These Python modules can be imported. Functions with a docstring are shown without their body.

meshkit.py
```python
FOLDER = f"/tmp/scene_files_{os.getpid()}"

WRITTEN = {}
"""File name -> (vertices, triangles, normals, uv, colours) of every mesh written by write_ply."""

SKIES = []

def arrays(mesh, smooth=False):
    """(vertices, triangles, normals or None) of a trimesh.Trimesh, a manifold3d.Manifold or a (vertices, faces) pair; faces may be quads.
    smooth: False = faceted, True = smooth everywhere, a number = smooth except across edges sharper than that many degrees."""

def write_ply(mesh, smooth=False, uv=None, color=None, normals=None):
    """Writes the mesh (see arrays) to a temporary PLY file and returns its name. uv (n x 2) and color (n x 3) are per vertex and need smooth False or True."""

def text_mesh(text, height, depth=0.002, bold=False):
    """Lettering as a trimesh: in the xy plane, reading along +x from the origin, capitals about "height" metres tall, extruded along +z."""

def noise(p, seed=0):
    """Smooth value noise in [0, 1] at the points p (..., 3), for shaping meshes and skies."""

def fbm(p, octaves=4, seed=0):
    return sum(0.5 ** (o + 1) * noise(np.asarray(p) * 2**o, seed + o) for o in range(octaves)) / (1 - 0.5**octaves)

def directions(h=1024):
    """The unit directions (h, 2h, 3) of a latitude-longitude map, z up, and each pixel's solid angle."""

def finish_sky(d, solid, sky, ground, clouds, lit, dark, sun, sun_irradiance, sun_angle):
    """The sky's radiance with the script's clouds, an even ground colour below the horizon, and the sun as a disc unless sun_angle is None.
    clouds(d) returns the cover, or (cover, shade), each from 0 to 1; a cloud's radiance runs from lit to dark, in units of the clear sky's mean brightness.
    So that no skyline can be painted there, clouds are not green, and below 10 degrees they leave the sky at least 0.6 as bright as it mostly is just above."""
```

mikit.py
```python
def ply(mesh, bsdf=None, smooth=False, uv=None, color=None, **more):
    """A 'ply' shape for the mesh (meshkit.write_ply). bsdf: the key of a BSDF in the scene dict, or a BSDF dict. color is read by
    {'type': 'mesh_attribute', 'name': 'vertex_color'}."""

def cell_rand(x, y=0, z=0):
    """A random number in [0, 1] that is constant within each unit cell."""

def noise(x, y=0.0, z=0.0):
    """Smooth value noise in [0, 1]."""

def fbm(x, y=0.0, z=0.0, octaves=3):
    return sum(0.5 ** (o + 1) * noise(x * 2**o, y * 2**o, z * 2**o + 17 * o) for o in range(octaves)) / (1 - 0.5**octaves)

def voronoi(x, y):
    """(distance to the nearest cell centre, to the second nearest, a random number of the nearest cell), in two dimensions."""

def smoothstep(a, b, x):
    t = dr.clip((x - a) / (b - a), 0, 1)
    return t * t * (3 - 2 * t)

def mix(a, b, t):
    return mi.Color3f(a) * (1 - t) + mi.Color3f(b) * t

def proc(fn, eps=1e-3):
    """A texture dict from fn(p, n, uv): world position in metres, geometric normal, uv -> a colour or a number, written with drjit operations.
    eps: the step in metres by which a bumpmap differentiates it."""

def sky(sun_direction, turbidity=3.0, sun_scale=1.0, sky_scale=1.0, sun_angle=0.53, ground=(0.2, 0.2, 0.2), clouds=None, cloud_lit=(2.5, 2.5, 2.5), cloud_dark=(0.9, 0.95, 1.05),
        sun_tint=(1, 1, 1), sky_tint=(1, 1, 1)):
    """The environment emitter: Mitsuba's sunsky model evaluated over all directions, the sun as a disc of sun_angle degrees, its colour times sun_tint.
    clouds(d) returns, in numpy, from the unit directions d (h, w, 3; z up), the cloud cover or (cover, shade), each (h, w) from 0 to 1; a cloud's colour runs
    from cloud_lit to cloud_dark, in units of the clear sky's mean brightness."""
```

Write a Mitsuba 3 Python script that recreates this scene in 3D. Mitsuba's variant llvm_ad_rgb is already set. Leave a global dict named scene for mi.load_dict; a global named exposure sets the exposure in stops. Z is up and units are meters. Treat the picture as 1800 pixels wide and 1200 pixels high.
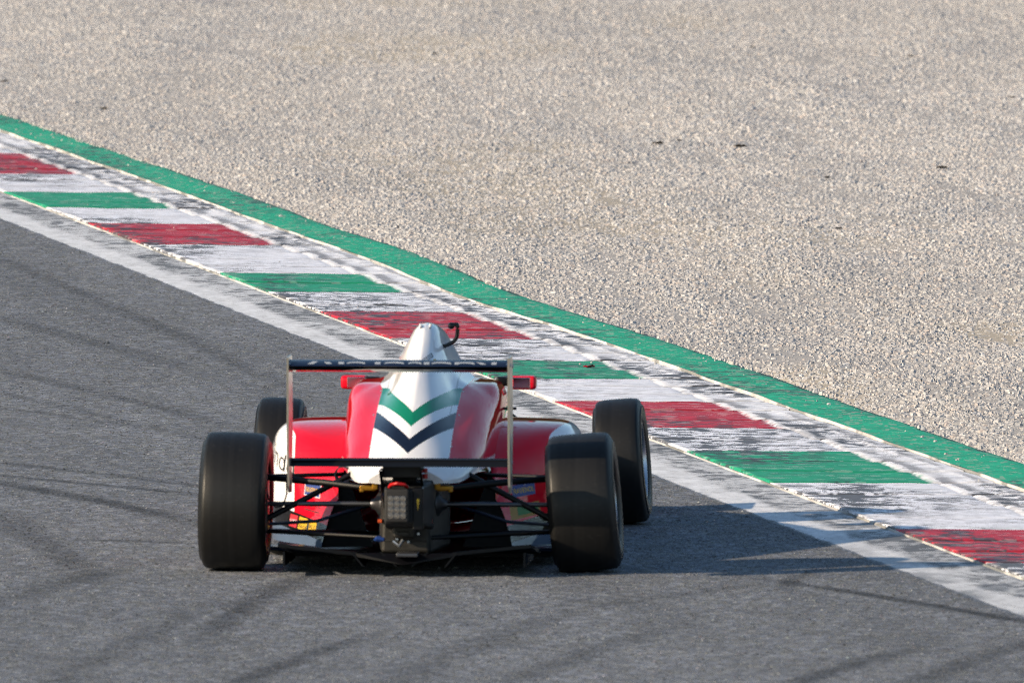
import math
import numpy as np
import drjit as dr
import mitsuba as mi
import trimesh
import manifold3d as m3
from scipy.interpolate import PchipInterpolator, LinearNDInterpolator
from shapely.geometry import Polygon
import mikit
import meshkit
from mikit import proc, noise, fbm, voronoi, smoothstep, mix, ply

T = mi.ScalarTransform4f
scene, labels = {}, {}
RNG = np.random.default_rng(7)

# ------------------------------------------------------------------ camera, light, exposure
scene['camera'] = {
    'type': 'thinlens', 'fov': 3.4851, 'fov_axis': 'x', 'near_clip': 1.0, 'far_clip': 5000.0,
    'aperture_radius': 0.027, 'focus_distance': 82.0,
    'to_world': T().look_at(origin=[0, 0, 5.30], target=[0, math.cos(math.radians(3.55)), 5.30 - math.sin(math.radians(3.55))], up=[0, 0, 1]),
}
SUN_EL, SUN_BACK = math.radians(21.5), math.radians(27.0)
SUN = [-math.cos(SUN_EL) * math.cos(SUN_BACK), -math.cos(SUN_EL) * math.sin(SUN_BACK), math.sin(SUN_EL)]
scene['sky'] = mikit.sky(SUN, turbidity=3.0, ground=(0.2, 0.2, 0.2), sun_tint=(.91, .985, 1.20))
exposure = 2.62

# ------------------------------------------------------------------ helpers
CX, CY, YAW = -0.426, 70.0, math.radians(3.4)
CAR = T().translate([CX, CY, 0]).rotate([0, 0, 1], -3.4)
COSY, SINY = math.cos(YAW), math.sin(YAW)


def to_car(p):
    """World point -> the car's own coordinates (x right, y forward, z up)."""
    dx, dy = p.x - CX, p.y - CY
    return dx * COSY - dy * SINY, dx * SINY + dy * COSY, p.z


def key_for(name):
    if name not in scene and name not in labels:
        return name
    k = 1
    while f'{name}_{k:03d}' in scene or f'{name}_{k:03d}' in labels:
        k += 1
    return f'{name}_{k:03d}'


def add(name, mesh, bsdf, parent=None, smooth=False, world=None, label=None, category=None, group=None, kind=None, **kw):
    key = key_for(f'{parent}__{name}' if parent else name)
    d = ply(mesh, bsdf, smooth, **kw)
    if world is not None:
        d['to_world'] = world
    scene[key] = d
    if label or kind:
        labels[key] = {}
        for a, b in (('label', label), ('category', category), ('group', group), ('kind', kind)):
            if b:
                labels[key][a] = b
    return key


def grid_faces(n, m, flip=False):
    i, j = np.meshgrid(np.arange(n - 1), np.arange(m - 1), indexing='ij')
    a = (i * m + j).ravel()
    f = np.stack([a, a + m, a + m + 1, a + 1], 1)
    return f[:, ::-1] if flip else f


def tri(f):
    f = np.asarray(f)
    return np.vstack([f[:, [0, 1, 2]], f[:, [0, 2, 3]]])


def TM(v, f):
    f = np.asarray(f)
    return trimesh.Trimesh(np.asarray(v, float), tri(f) if f.shape[1] == 4 else f, process=False)


def cat(*ms):
    return trimesh.util.concatenate([m for m in ms])


def to_tm(man):
    m = man.to_mesh()
    return trimesh.Trimesh(m.vert_properties[:, :3], m.tri_verts, process=False)


def rbox(x0, x1, y0, y1, z0, z1, r=0.006, seg=8):
    """A box with rounded edges."""
    r = min(r, (x1 - x0) * .45, (y1 - y0) * .45, (z1 - z0) * .45)
    s = m3.Manifold.sphere(r, seg)
    return to_tm(m3.Manifold.batch_hull([s.translate((x, y, z)) for x in (x0 + r, x1 - r) for y in (y0 + r, y1 - r) for z in (z0 + r, z1 - r)]))


def tube(pts, r, n=10, squash=None):
    """A round bar along the polyline; squash = (a, b) gives an oval section (along the travel-plane normal, vertical)."""
    pts = np.asarray(pts, float)
    r = np.broadcast_to(r, len(pts))
    tan = np.gradient(pts, axis=0)
    tan /= np.linalg.norm(tan, axis=1, keepdims=True)
    up = np.array([0, 0, 1.0])
    rings = []
    for p, t, q in zip(pts, tan, r):
        a = np.cross(t, up)
        if np.linalg.norm(a) < 1e-3:
            a = np.array([1.0, 0, 0])
        a /= np.linalg.norm(a)
        b = np.cross(a, t)
        th = np.arange(n) * 2 * np.pi / n
        sa, sb = squash or (1, 1)
        rings.append(p + q * (sa * np.cos(th)[:, None] * a + sb * np.sin(th)[:, None] * b))
    v = np.vstack(rings + [pts[:1], pts[-1:]])
    k = len(pts)
    f = []
    for i in range(k - 1):
        for j in range(n):
            a, b, c, d = i * n + j, i * n + (j + 1) % n, (i + 1) * n + (j + 1) % n, (i + 1) * n + j
            f += [[a, b, c], [a, c, d]]
    for j in range(n):
        f += [[k * n, (j + 1) % n, j], [k * n + 1, (k - 1) * n + j, (k - 1) * n + (j + 1) % n]]
    m = trimesh.Trimesh(v, f, process=False)
    if m.volume < 0:
        m.invert()
    return m


def lathe_x(profile, n=96):
    """Revolves (axial x, radius) points about the x axis (closed profile if first == last)."""
    p = np.asarray(profile, float)
    th = np.arange(n) * 2 * np.pi / n
    v = np.stack([np.repeat(p[:, 0], n), (p[:, 1:2] * np.cos(th)).ravel(), (p[:, 1:2] * np.sin(th)).ravel()], 1)
    f = []
    for i in range(len(p) - 1):
        j = np.arange(n)
        k = (j + 1) % n
        f.append(np.stack([i * n + j, i * n + k, (i + 1) * n + k, (i + 1) * n + j], 1))
    return TM(v, np.vstack(f))


def plate(poly, y0, y1, axis='y'):
    """Extrudes a polygon given in (x, z) from y0 to y1, or for axis x given in (y, z) along x, or for axis z in (x, y)."""
    m = trimesh.creation.extrude_polygon(Polygon(poly), abs(y1 - y0), engine='earcut')
    v = m.vertices.copy()
    lo = min(y0, y1)
    if axis == 'y':
        m.vertices = np.stack([v[:, 0], lo + v[:, 2], v[:, 1]], 1)
    elif axis == 'x':
        m.vertices = np.stack([lo + v[:, 2], v[:, 0], v[:, 1]], 1)
    else:
        m.vertices = np.stack([v[:, 0], v[:, 1], lo + v[:, 2]], 1)
    if m.volume < 0:
        m.invert()
    return m


# ------------------------------------------------------------------ the lines of the circuit, in metres (x to the right, y away)
_INNER = np.array([[-4.49, 108], [-4.304, 106.85], [-3.879, 104.48], [-3.469, 102.08], [-3.013, 99.47], [-2.975, 99.30], [-2.642, 97.56], [-2.589, 97.6], [-2.459, 96.14], [-2.363, 95.88],
                   [-2.038, 93.75], [-1.696, 92.13], [-1.626, 90.96], [-1.261, 89.29], [-1.27, 88.83], [-1.0, 87.54], [-.577, 85.24], [-.477, 84.62], [-.207, 83.16], [.191, 80.54],
                   [.272, 80.40], [.598, 78.49], [.579, 78.19], [.847, 76.91], [1.192, 74.87], [1.433, 73.62], [1.654, 72.0], [1.875, 70.88], [1.996, 70.08], [2.445, 67.5], [3.09, 64.0]])
_COEF = np.polyfit(_INNER[:, 1], _INNER[:, 0], 3)


def inner(y):
    """x of the kerb's track-side edge at the distance y (carried on straight beyond what the photograph shows)."""
    y = np.asarray(y, float)
    yc = np.clip(y, 60, 114)
    return np.polyval(_COEF, yc) + np.polyval(np.polyder(_COEF), yc) * (y - yc)


def bend(y):
    """The outer edge of the kerb is laid a few centimetres further in along one stretch."""
    y = np.asarray(y, float)
    return -.085 * np.exp(-((y - 89.0) / 2.6) ** 2) - .03 * np.exp(-((y - 96.0) / 1.6) ** 2)


def inner_dr(y):
    r = mi.Float(0)
    for c in _COEF:
        r = r * y + float(c)
    return r


KERB_W, VERGE_W, LINE_W = 1.035, 0.365, 0.365
COS_K = 0.985          # widths are measured across the view: nearly square to the kerb

# ------------------------------------------------------------------ setting: materials
BIG = 400.0


def lin(c):
    return mi.Color3f(*c)


# soft tyre marks on the track: (x0, y0, x1, y1, half width, bow, strength)
MARKS = [(-2.33, 76.55, -1.42, 75.00, .05, .02, .60), (-2.31, 75.70, -1.43, 74.47, .05, .02, .70), (-2.29, 75.22, -1.49, 73.11, .07, .02, .80), (-2.45, 80.29, -1.91, 79.27, .05, .02, .40),
         (-1.82, 71.76, -1.35, 71.56, .06, .02, .55), (-2.23, 73.21, -1.78, 69.93, .09, .02, .50), (-1.19, 66.78, -.94, 69.21, .07, .02, .70), (-1.01, 64.43, -.63, 66.27, .06, .02, .65),
         (1.25, 69.15, 2.12, 67.13, .05, .02, .90), (1.09, 64.30, 1.49, 65.71, .06, .02, .70), (1.11, 69.00, 1.25, 69.96, .04, .02, .60), (-2.83, 92.79, -1.36, 83.60, .06, .02, .40),
         (-2.66, 87.34, -1.70, 83.60, .08, .02, .40), (-2.54, 83.16, -1.46, 79.55, .06, .02, .45), (-2.48, 81.42, -1.23, 77.39, .05, .02, .40), (-.44, 64.30, .18, 67.65, .09, .02, .40),
         (.00, 64.30, .57, 66.78, .08, .02, .40), (.42, 68.24, .94, 69.15, .06, .02, .30), (-2.08, 68.24, -1.66, 70.08, .08, .02, .35), (-1.74, 64.30, -1.31, 67.65, .08, .02, .40), (1.53, 64.30, 2.02, 66.21, .07, .02, .50)]


def marks(p):
    s = mi.Float(0)
    wob = (noise(p.x * 0.7, p.y * 0.35) - 0.5) * 0.06
    for x0, y0, x1, y1, hw, bow, k in MARKS:
        dx, dy = x1 - x0, y1 - y0
        L2 = dx * dx + dy * dy
        L = math.sqrt(L2)
        u = ((p.x - x0) * dx + (p.y - y0) * dy) / L2
        d = ((p.x - x0) * dy - (p.y - y0) * dx) / L + bow * 4 * u * (1 - u) + wob
        s += k * (1 - smoothstep(0.2 * hw, 1.7 * hw, dr.abs(d))) * smoothstep(-.5, .25, u) * (1 - smoothstep(.75, 1.5, u))
    return dr.minimum(s, 1)


def asphalt_color(p, n, uv):
    a, b, w = voronoi(p.x * 70, p.y * 70)
    a2, b2, w2 = voronoi(p.x * 28 + 5, p.y * 22)
    g = 0.059 + 0.072 * dr.square(w) + 0.072 * w2 * w2 * w2
    across = p.x - inner_dr(dr.clip(p.y, 60, 114))
    g *= 0.78 + 0.44 * fbm(across * 2.6, p.y * 0.10, 0, 4)
    g *= 0.86 + 0.28 * fbm(p.x * 5, p.y * 2.2, 3, 2)
    g *= 1 - 0.74 * marks(p) * (0.75 + 0.35 * noise(p.x * 9, p.y * 2))
    tint = mix((0.90, 0.985, 1.18), (0.96, 1.0, 1.05), smoothstep(.3, .9, noise(p.x * 41, p.y * 19)))
    return tint * g


scene['asphalt'] = {'type': 'twosided', 'bsdf': {'type': 'principled', 'base_color': proc(asphalt_color), 'roughness': 0.75, 'specular': 0.35}}


def gravel_soil(p, n, uv):
    g = 0.33 + 0.12 * noise(p.x * 40, p.y * 30) + 0.06 * fbm(p.x * .6, p.y * .25)
    sand = smoothstep(.55, .8, noise(p.x * .8 + 3, p.y * .22)) 
    return mix((1.0, .96, .93), (1.06, .96, .82), sand) * g * .90


scene['gravel_soil'] = {'type': 'twosided', 'bsdf': {'type': 'diffuse', 'reflectance': proc(gravel_soil)}}
scene['gravel_stone'] = {'type': 'twosided', 'bsdf': {'type': 'diffuse', 'reflectance': {'type': 'mesh_attribute', 'name': 'vertex_color'}}}


def line_color(p, n, uv):
    t = uv.y                                     # metres from the outer (track-side) edge of the line
    grain = fbm(p.x * 22, p.y * 12, 0, 3)
    cover = smoothstep(0.012, 0.032, t + (fbm(p.x * 14, p.y * 5) - .5) * .03 + (fbm(p.x * 60, p.y * 40) - .5) * .02)
    inside = smoothstep(.15, .24, t + (fbm(p.x * 6, p.y * 1.2, 7) - .5) * .10)
    worn = smoothstep(.50, .64, fbm(p.x * 13 + 3, p.y * 11, 0, 4)) * (.12 + .55 * inside)
    fine = smoothstep(.52, .64, fbm(p.x * 38, p.y * 30, 2, 3)) * (.14 + .28 * inside)
    patch = smoothstep(.56, .62, fbm(p.x * 3.2 + 8, p.y * 1.1, 4, 3)) * .35 * inside
    white = mi.Color3f(.50, .515, .55) * (0.80 + .32 * grain)
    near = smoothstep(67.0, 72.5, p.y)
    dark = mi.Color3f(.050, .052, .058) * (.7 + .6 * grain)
    soot = (1 - 0.20 * inside) * (1 - .45 * marks(p))
    c = mix(white * soot, dark, dr.minimum(worn + fine + patch, .9))
    ragged = (1 - smoothstep(68.5, 73.0, p.y)) * smoothstep(.36, .58, fbm(p.x * 5 + 2, p.y * 2.2, 12, 4)) * .7
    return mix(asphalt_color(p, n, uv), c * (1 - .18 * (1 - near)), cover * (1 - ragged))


scene['line_paint'] = {'type': 'twosided', 'bsdf': {'type': 'principled', 'base_color': proc(line_color), 'roughness': 0.6, 'specular': 0.4}}


def worn_paint(p, color, dirt):
    """One coat of kerb paint: brushed tone, scuffs down to concrete, black rubber."""
    tone = .80 + .40 * fbm(p.x * 18, p.y * 14, 0, 4)
    c = mi.Color3f(*color) * tone
    rub = smoothstep(.50, .62, fbm(p.x * 10 + 11, p.y * 11, 3, 4))
    fine = smoothstep(.53, .63, fbm(p.x * 36, p.y * 34, 6, 3))
    area = smoothstep(.35, .65, fbm(p.x * 1.6 + 4, p.y * .7, 8, 3))
    return mix(c, mi.Color3f(.032, .033, .040), dr.minimum((rub + fine * .8) * dirt * (.25 + 1.1 * area), .92))


def kerb_paint(color, dirt):
    def fn(p, n, uv):
        d = uv.y                                  # metres past the foot of the first riser (negative on the apron)
        inside = worn_paint(p, color, dirt * (1.2 - .75 * smoothstep(-.65, -.12, d)))
        chip = smoothstep(.62, .68, fbm(p.x * 16, p.y * 18, 9, 3)) * .16
        inside = mix(inside, mi.Color3f(.60, .61, .64), chip if min(color) < .2 else 0 * chip)
        white = mi.Color3f(.62, .62, .66) * (.84 + .26 * noise(p.x * 40, p.y * 30))
        jag = (fbm(p.x * 26, p.y * 20, 1) - .5) * .045
        outer = worn_paint(p, (.60, .61, .66), .75)
        crest = smoothstep(.040, .055, d + jag) * (1 - smoothstep(.09, .15, d + jag))
        crest2 = smoothstep(.215, .225, d + jag) * (1 - smoothstep(.24, .29, d + jag))
        soot = worn_paint(p, (.20, .20, .22), 1.0)
        c = mix(inside, mix(white, worn_paint(p, (.55, .56, .60), .9), .45), smoothstep(-.025, .025, d + jag))
        c = mix(c, outer, smoothstep(.04, .06, d + jag))
        return mix(c, soot, dr.minimum(crest * .85 + crest2 * .6, 1) * smoothstep(.25, .55, noise(p.x * 5, p.y * 3.1, 5)))
    return {'type': 'twosided', 'bsdf': {'type': 'principled', 'base_color': proc(fn), 'roughness': 0.55, 'specular': 0.35}}


scene['kerb_white'] = kerb_paint((.56, .575, .64), .92)
scene['kerb_red'] = kerb_paint((.34, .010, .024), .82)
scene['kerb_green'] = kerb_paint((.006, .215, .115), .66)


def verge_color(p, n, uv):
    c = worn_paint(p, (.006, .265, .150), .45)
    grit = smoothstep(.70, .74, noise(p.x * 45, p.y * 22, 4)) * .35
    edge = smoothstep(.32, .36, uv.y + (noise(p.x * 12, p.y * 5) - .5) * .07)
    c = mix(c, mi.Color3f(.30, .30, .27), grit)
    return mix(c, mi.Color3f(.03, .034, .032), edge * .85)


scene['verge_green'] = {'type': 'twosided', 'bsdf': {'type': 'principled', 'base_color': proc(verge_color), 'roughness': 0.6, 'specular': 0.4}}


def lip_color(p, n, uv):
    base = mi.Color3f(.45, .445, .44) * (.75 + .5 * noise(p.x * 30, p.y * 6))
    return mix(base, mi.Color3f(.14, .15, .15), smoothstep(.48, .62, fbm(p.x * 9, p.y * 3)) * .8)


scene['kerb_lip'] = {'type': 'twosided', 'bsdf': {'type': 'diffuse', 'reflectance': proc(lip_color)}}

# ------------------------------------------------------------------ setting: ground, track, line, kerb, verge
ys = np.concatenate([[-200, -60, 0, 30, 50], np.arange(58, 132.1, .5), [140, 160, 200, 300, 600]])


def strip(ys, x0, x1, z, n=2, uvfn=None):
    rows = []
    for k in range(n):
        t = k / (n - 1)
        rows.append(np.stack([x0(ys) * (1 - t) + x1(ys) * t, ys, np.full(len(ys), z)], 1))
    v = np.stack(rows, 1).reshape(-1, 3)
    return v, grid_faces(len(ys), n, flip=True)


g = 3000.0
add('ground', TM([[-g, -g, -.09], [g, -g, -.09], [g, g, -.09], [-g, g, -.09]], [[0, 1, 2, 3]]), 'gravel_soil', kind='structure')
v, f = strip(ys, lambda y: np.full(len(y), -45.0), lambda y: inner(y) + .01, 0.0)
add('asphalt_track', TM(v, f), 'asphalt', kind='structure')
yl = np.arange(56, 132.1, .5)
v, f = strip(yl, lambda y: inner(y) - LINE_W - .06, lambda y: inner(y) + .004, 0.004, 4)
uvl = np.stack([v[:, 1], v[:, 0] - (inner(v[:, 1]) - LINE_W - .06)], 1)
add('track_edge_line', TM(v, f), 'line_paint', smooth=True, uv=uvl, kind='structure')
v, f = strip(yl, lambda y: inner(y) + KERB_W + .008 + bend(y), lambda y: inner(y) + KERB_W + VERGE_W + bend(y), 0.016, 6)
v[:, 2] += .012 * meshkit.fbm(v * [3, 1.2, 1], 3, seed=5) - .006
e = v.reshape(len(yl), 6, 3)
e[:, 5, 2] -= .012
uvv = np.stack([v[:, 1], v[:, 0] - inner(v[:, 1]) - KERB_W - bend(v[:, 1])], 1)
add('green_verge_path', TM(v, f), 'verge_green', smooth=True, uv=uvv, kind='structure')

# the kerb: blocks painted green, red and white, each of several cast ribs with a raised tooth at the outer third
BLOCK_Y = [('red', 108.2, 106.0), ('white', 106.0, 104.0), ('red', 104.0, 101.6), ('white', 101.6, 99.52), ('green', 99.52, 97.78), ('white', 97.78, 96.10), ('red', 96.10, 93.96),
           ('white', 93.96, 91.16), ('green', 91.16, 89.49), ('white', 89.49, 87.73), ('red', 87.73, 85.43), ('white', 85.43, 83.70), ('green', 83.70, 82.30),
           ('white', 82.30, 80.58), ('red', 80.58, 78.67), ('white', 78.67, 77.08), ('green', 77.08, 75.04), ('white', 75.04, 72.16), ('red', 72.16, 70.24),
           ('white', 70.24, 68.3), ('green', 68.3, 66.3)]
labels['kerb'] = {'kind': 'structure'}
TS = np.array([0, .02, .1, .2, .3, .4, .48, .54, .58, .61, .64])
OUT = np.array([0, .012, .026, .04, .06, .10, .15, .18, .192, .206, .22, .24, .28, .30])


def rib_mesh(ya, yb, seed):
    """One rib of the kerb between the distances ya > yb: apron falling gently outwards, riser, outer strip. The ends fall as small steps."""
    r = np.random.default_rng(seed)
    lift, tilt, amp = r.uniform(-.002, .002), r.uniform(.001, .006), r.uniform(.45, 1.15)
    us = np.array([0, 0, .012, .12, .3, .5, .7, .88, .988, 1.0, 1.0])
    vv, uv = [], []
    for u in us:
        y = ya + (yb - ya) * u
        t0 = .762 - .045 * (u - .5) + r.uniform(-.006, .006)
        t = np.concatenate([TS / .64 * (t0 - .012), t0 + OUT / .30 * (KERB_W - t0)])
        z = np.where(t < t0, .018 - .014 * t / t0, 0)
        ramp = np.clip((t - t0) / .045, 0, 1)
        o = np.concatenate([np.zeros(len(TS)), OUT])
        fade = .35 + .65 * math.sin(math.pi * min(u * 1.15, 1)) ** .7
        z = np.where(o > 0, .004 + np.interp(o, [0, .035, .07, .16, .18, .21, .24, .30], [0, .007, .0068, .0025, .0025, .006, .0055, .003]) * fade * amp, z)
        slope = -np.polyval(np.polyder(_COEF), min(max(y, 60), 114))
        px = inner(y) + t * COS_K
        py = y + t * slope * .9
        px = inner(y) + t
        z = z + lift + tilt * (u - .5)
        wob = .006 * (meshkit.noise(np.stack([px * 9, py * 5, px * 0], 1), seed=3) - .5)
        vv.append(np.stack([px - (py - y) * slope, py, z + wob], 1)[[0] + list(range(len(t)))])
        vv[-1][0, 2] = -.03
        uv.append(np.stack([np.full(len(t), y), np.where(o > 0, o, t - t0)], 1)[[0] + list(range(len(t)))])
    vv, uv = np.array(vv), np.array(uv)
    for k, e in ((1, 2), (-2, -3)):                 # the edges at the joints are rounded off, then fall to the bed
        vv[k, :, 2] = vv[e, :, 2] - r.uniform(.002, .006)
        vv[k, :, 0], uv[k] = vv[e, :, 0], uv[e]
    for k, e in ((0, 1), (-1, -2)):
        vv[k] = vv[e]
        vv[k, :, 2], uv[k] = -.04, uv[e]
    n, m = vv.shape[:2]
    return TM(vv.reshape(-1, 3), grid_faces(n, m)), uv.reshape(-1, 2)


seed = 100
for col, ya, yb in BLOCK_Y:
    k = max(1, round((ya - yb) / .68))
    for i in range(k):
        a, b = ya + (yb - ya) * i / k, ya + (yb - ya) * (i + 1) / k
        mesh, uv = rib_mesh(a, b, seed)
        seed += 1
        add(f'{col}_rib', mesh, f'kerb_{col}', 'kerb', smooth=True, uv=uv)


def lip(off, w, h, seed):
    yy = np.arange(62, 128, .12)
    wob = .012 * (meshkit.fbm(np.stack([yy * .5, yy * 0, yy * 0], 1), 3, seed=seed) - .5)
    ww = w * (.75 + .6 * meshkit.noise(np.stack([yy * 3, yy * 0, yy * 0], 1), seed=seed + 1))
    x = inner(yy) + off + wob + (bend(yy) if off > .5 else 0)
    hh = h * (.8 + .4 * meshkit.noise(np.stack([yy * 2.2, yy * 0, yy * 0], 1), seed=seed + 2))
    prof = [(-.5, -.02 / h), (-.5, .6), (-.3, 1.0), (.3, 1.0), (.5, .6), (.5, -.02 / h)]
    v = np.stack([np.stack([x + a * ww, yy, b * hh], 1) for a, b in prof], 1).reshape(-1, 3)
    return TM(v, grid_faces(len(yy), len(prof), flip=True))


add('inner_edge_strip', lip(-.003, .013, .011, 1), 'kerb_lip', 'kerb')
add('outer_edge_strip', lip(KERB_W + .004, .009, .019, 11), 'kerb_lip', 'kerb')

# ------------------------------------------------------------------ gravel bed and its stones
EDGE = KERB_W + VERGE_W


def bed_height(x, y):
    """Raked, driven-over gravel: long shallow furrows and dimples."""
    q = np.stack([x * .55 + y * .10, y * .22 - x * .1, x * 0], -1)
    h = .16 * (meshkit.fbm(q, 3, seed=21) - .5)
    q2 = np.stack([x * 2.2 + y * .25, y * .55, x * 0], -1)
    h = h + .035 * (meshkit.fbm(q2, 3, seed=22) - .5)
    rise = np.clip((x - inner(y) - bend(y) - EDGE) / .5, 0, 1)
    return h * rise - .012 + .02 * rise


by = np.concatenate([np.arange(60, 134, .25), [140, 160, 220, 320]])
bt = np.concatenate([[-.01, .0, .1, .25, .5], np.arange(.75, 14, .25), [20, 60]])
bx = inner(by)[:, None] + bend(by)[:, None] + EDGE + bt[None, :]
bz = bed_height(bx.ravel(), np.repeat(by, len(bt)))
bz[np.tile(bt, len(by)) < 0] = -.05
v = np.stack([bx.ravel(), np.repeat(by, len(bt)), bz], 1)
add('gravel_bed', TM(v, grid_faces(len(by), len(bt), flip=True)), 'gravel_soil', smooth=True, kind='structure')


def stones(x, y, z, size, rng, palette=None):
    """Irregular crushed stones as one mesh: five-sided, three rings high, each with its own tilt and tone."""
    n, R = len(x), 5
    th = (np.arange(R) * 2 * np.pi / R)[None] + rng.uniform(0, 7, (n, 1)) + rng.uniform(-.35, .35, (n, R))
    r1 = size[:, None] * rng.uniform(.42, .62, (n, R))
    r2 = r1 * rng.uniform(.45, .9, (n, R))
    st = rng.uniform(.7, 1.35, (n, 1))
    hgt = size * rng.uniform(.17, .30, n)
    lo = np.stack([r1 * np.cos(th) * st, r1 * np.sin(th) / st, np.repeat(-.35 * size[:, None], R, 1)], -1)
    th2 = th + rng.uniform(-.3, .3, (n, R))
    hi = np.stack([r2 * np.cos(th2) * st, r2 * np.sin(th2) / st, hgt[:, None] * rng.uniform(.55, 1.0, (n, R))], -1)
    top = np.stack([rng.uniform(-.12, .12, n) * size, rng.uniform(-.12, .12, n) * size, hgt * rng.uniform(.9, 1.2, n)], -1)[:, None]
    v = np.concatenate([lo, hi, top], 1)
    tx, ty = rng.normal(0, .15, (n, 1)), rng.normal(0, .15, (n, 1))
    v[..., 2] += v[..., 0] * tx + v[..., 1] * ty
    v += np.stack([x, y, z], -1)[:, None]
    f = []
    for k in range(R):
        q = (k + 1) % R
        f += [[k, q, R + q], [k, R + q, R + k], [R + k, R + q, 2 * R]]
    f = np.array(f)
    faces = (f[None] + (np.arange(n) * (2 * R + 1))[:, None, None]).reshape(-1, 3)
    pal = np.array(palette or [[.45, .430, .412], [.425, .412, .402], [.475, .456, .440], [.455, .42, .393], [.47, .415, .38], [.40, .40, .405], [.52, .508, .495], [.35, .357, .37], [.43, .415, .39]])
    w = np.array([.24, .20, .15, .12, .06, .10, .06, .04, .03][:len(pal)])
    c = pal[rng.choice(len(pal), n, p=w / w.sum())] * [.872, .893, .945] * rng.uniform(.85, 1.15, (n, 1))
    return trimesh.Trimesh(v.reshape(-1, 3), faces, process=False), np.repeat(c, 2 * R + 1, 0)


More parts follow.
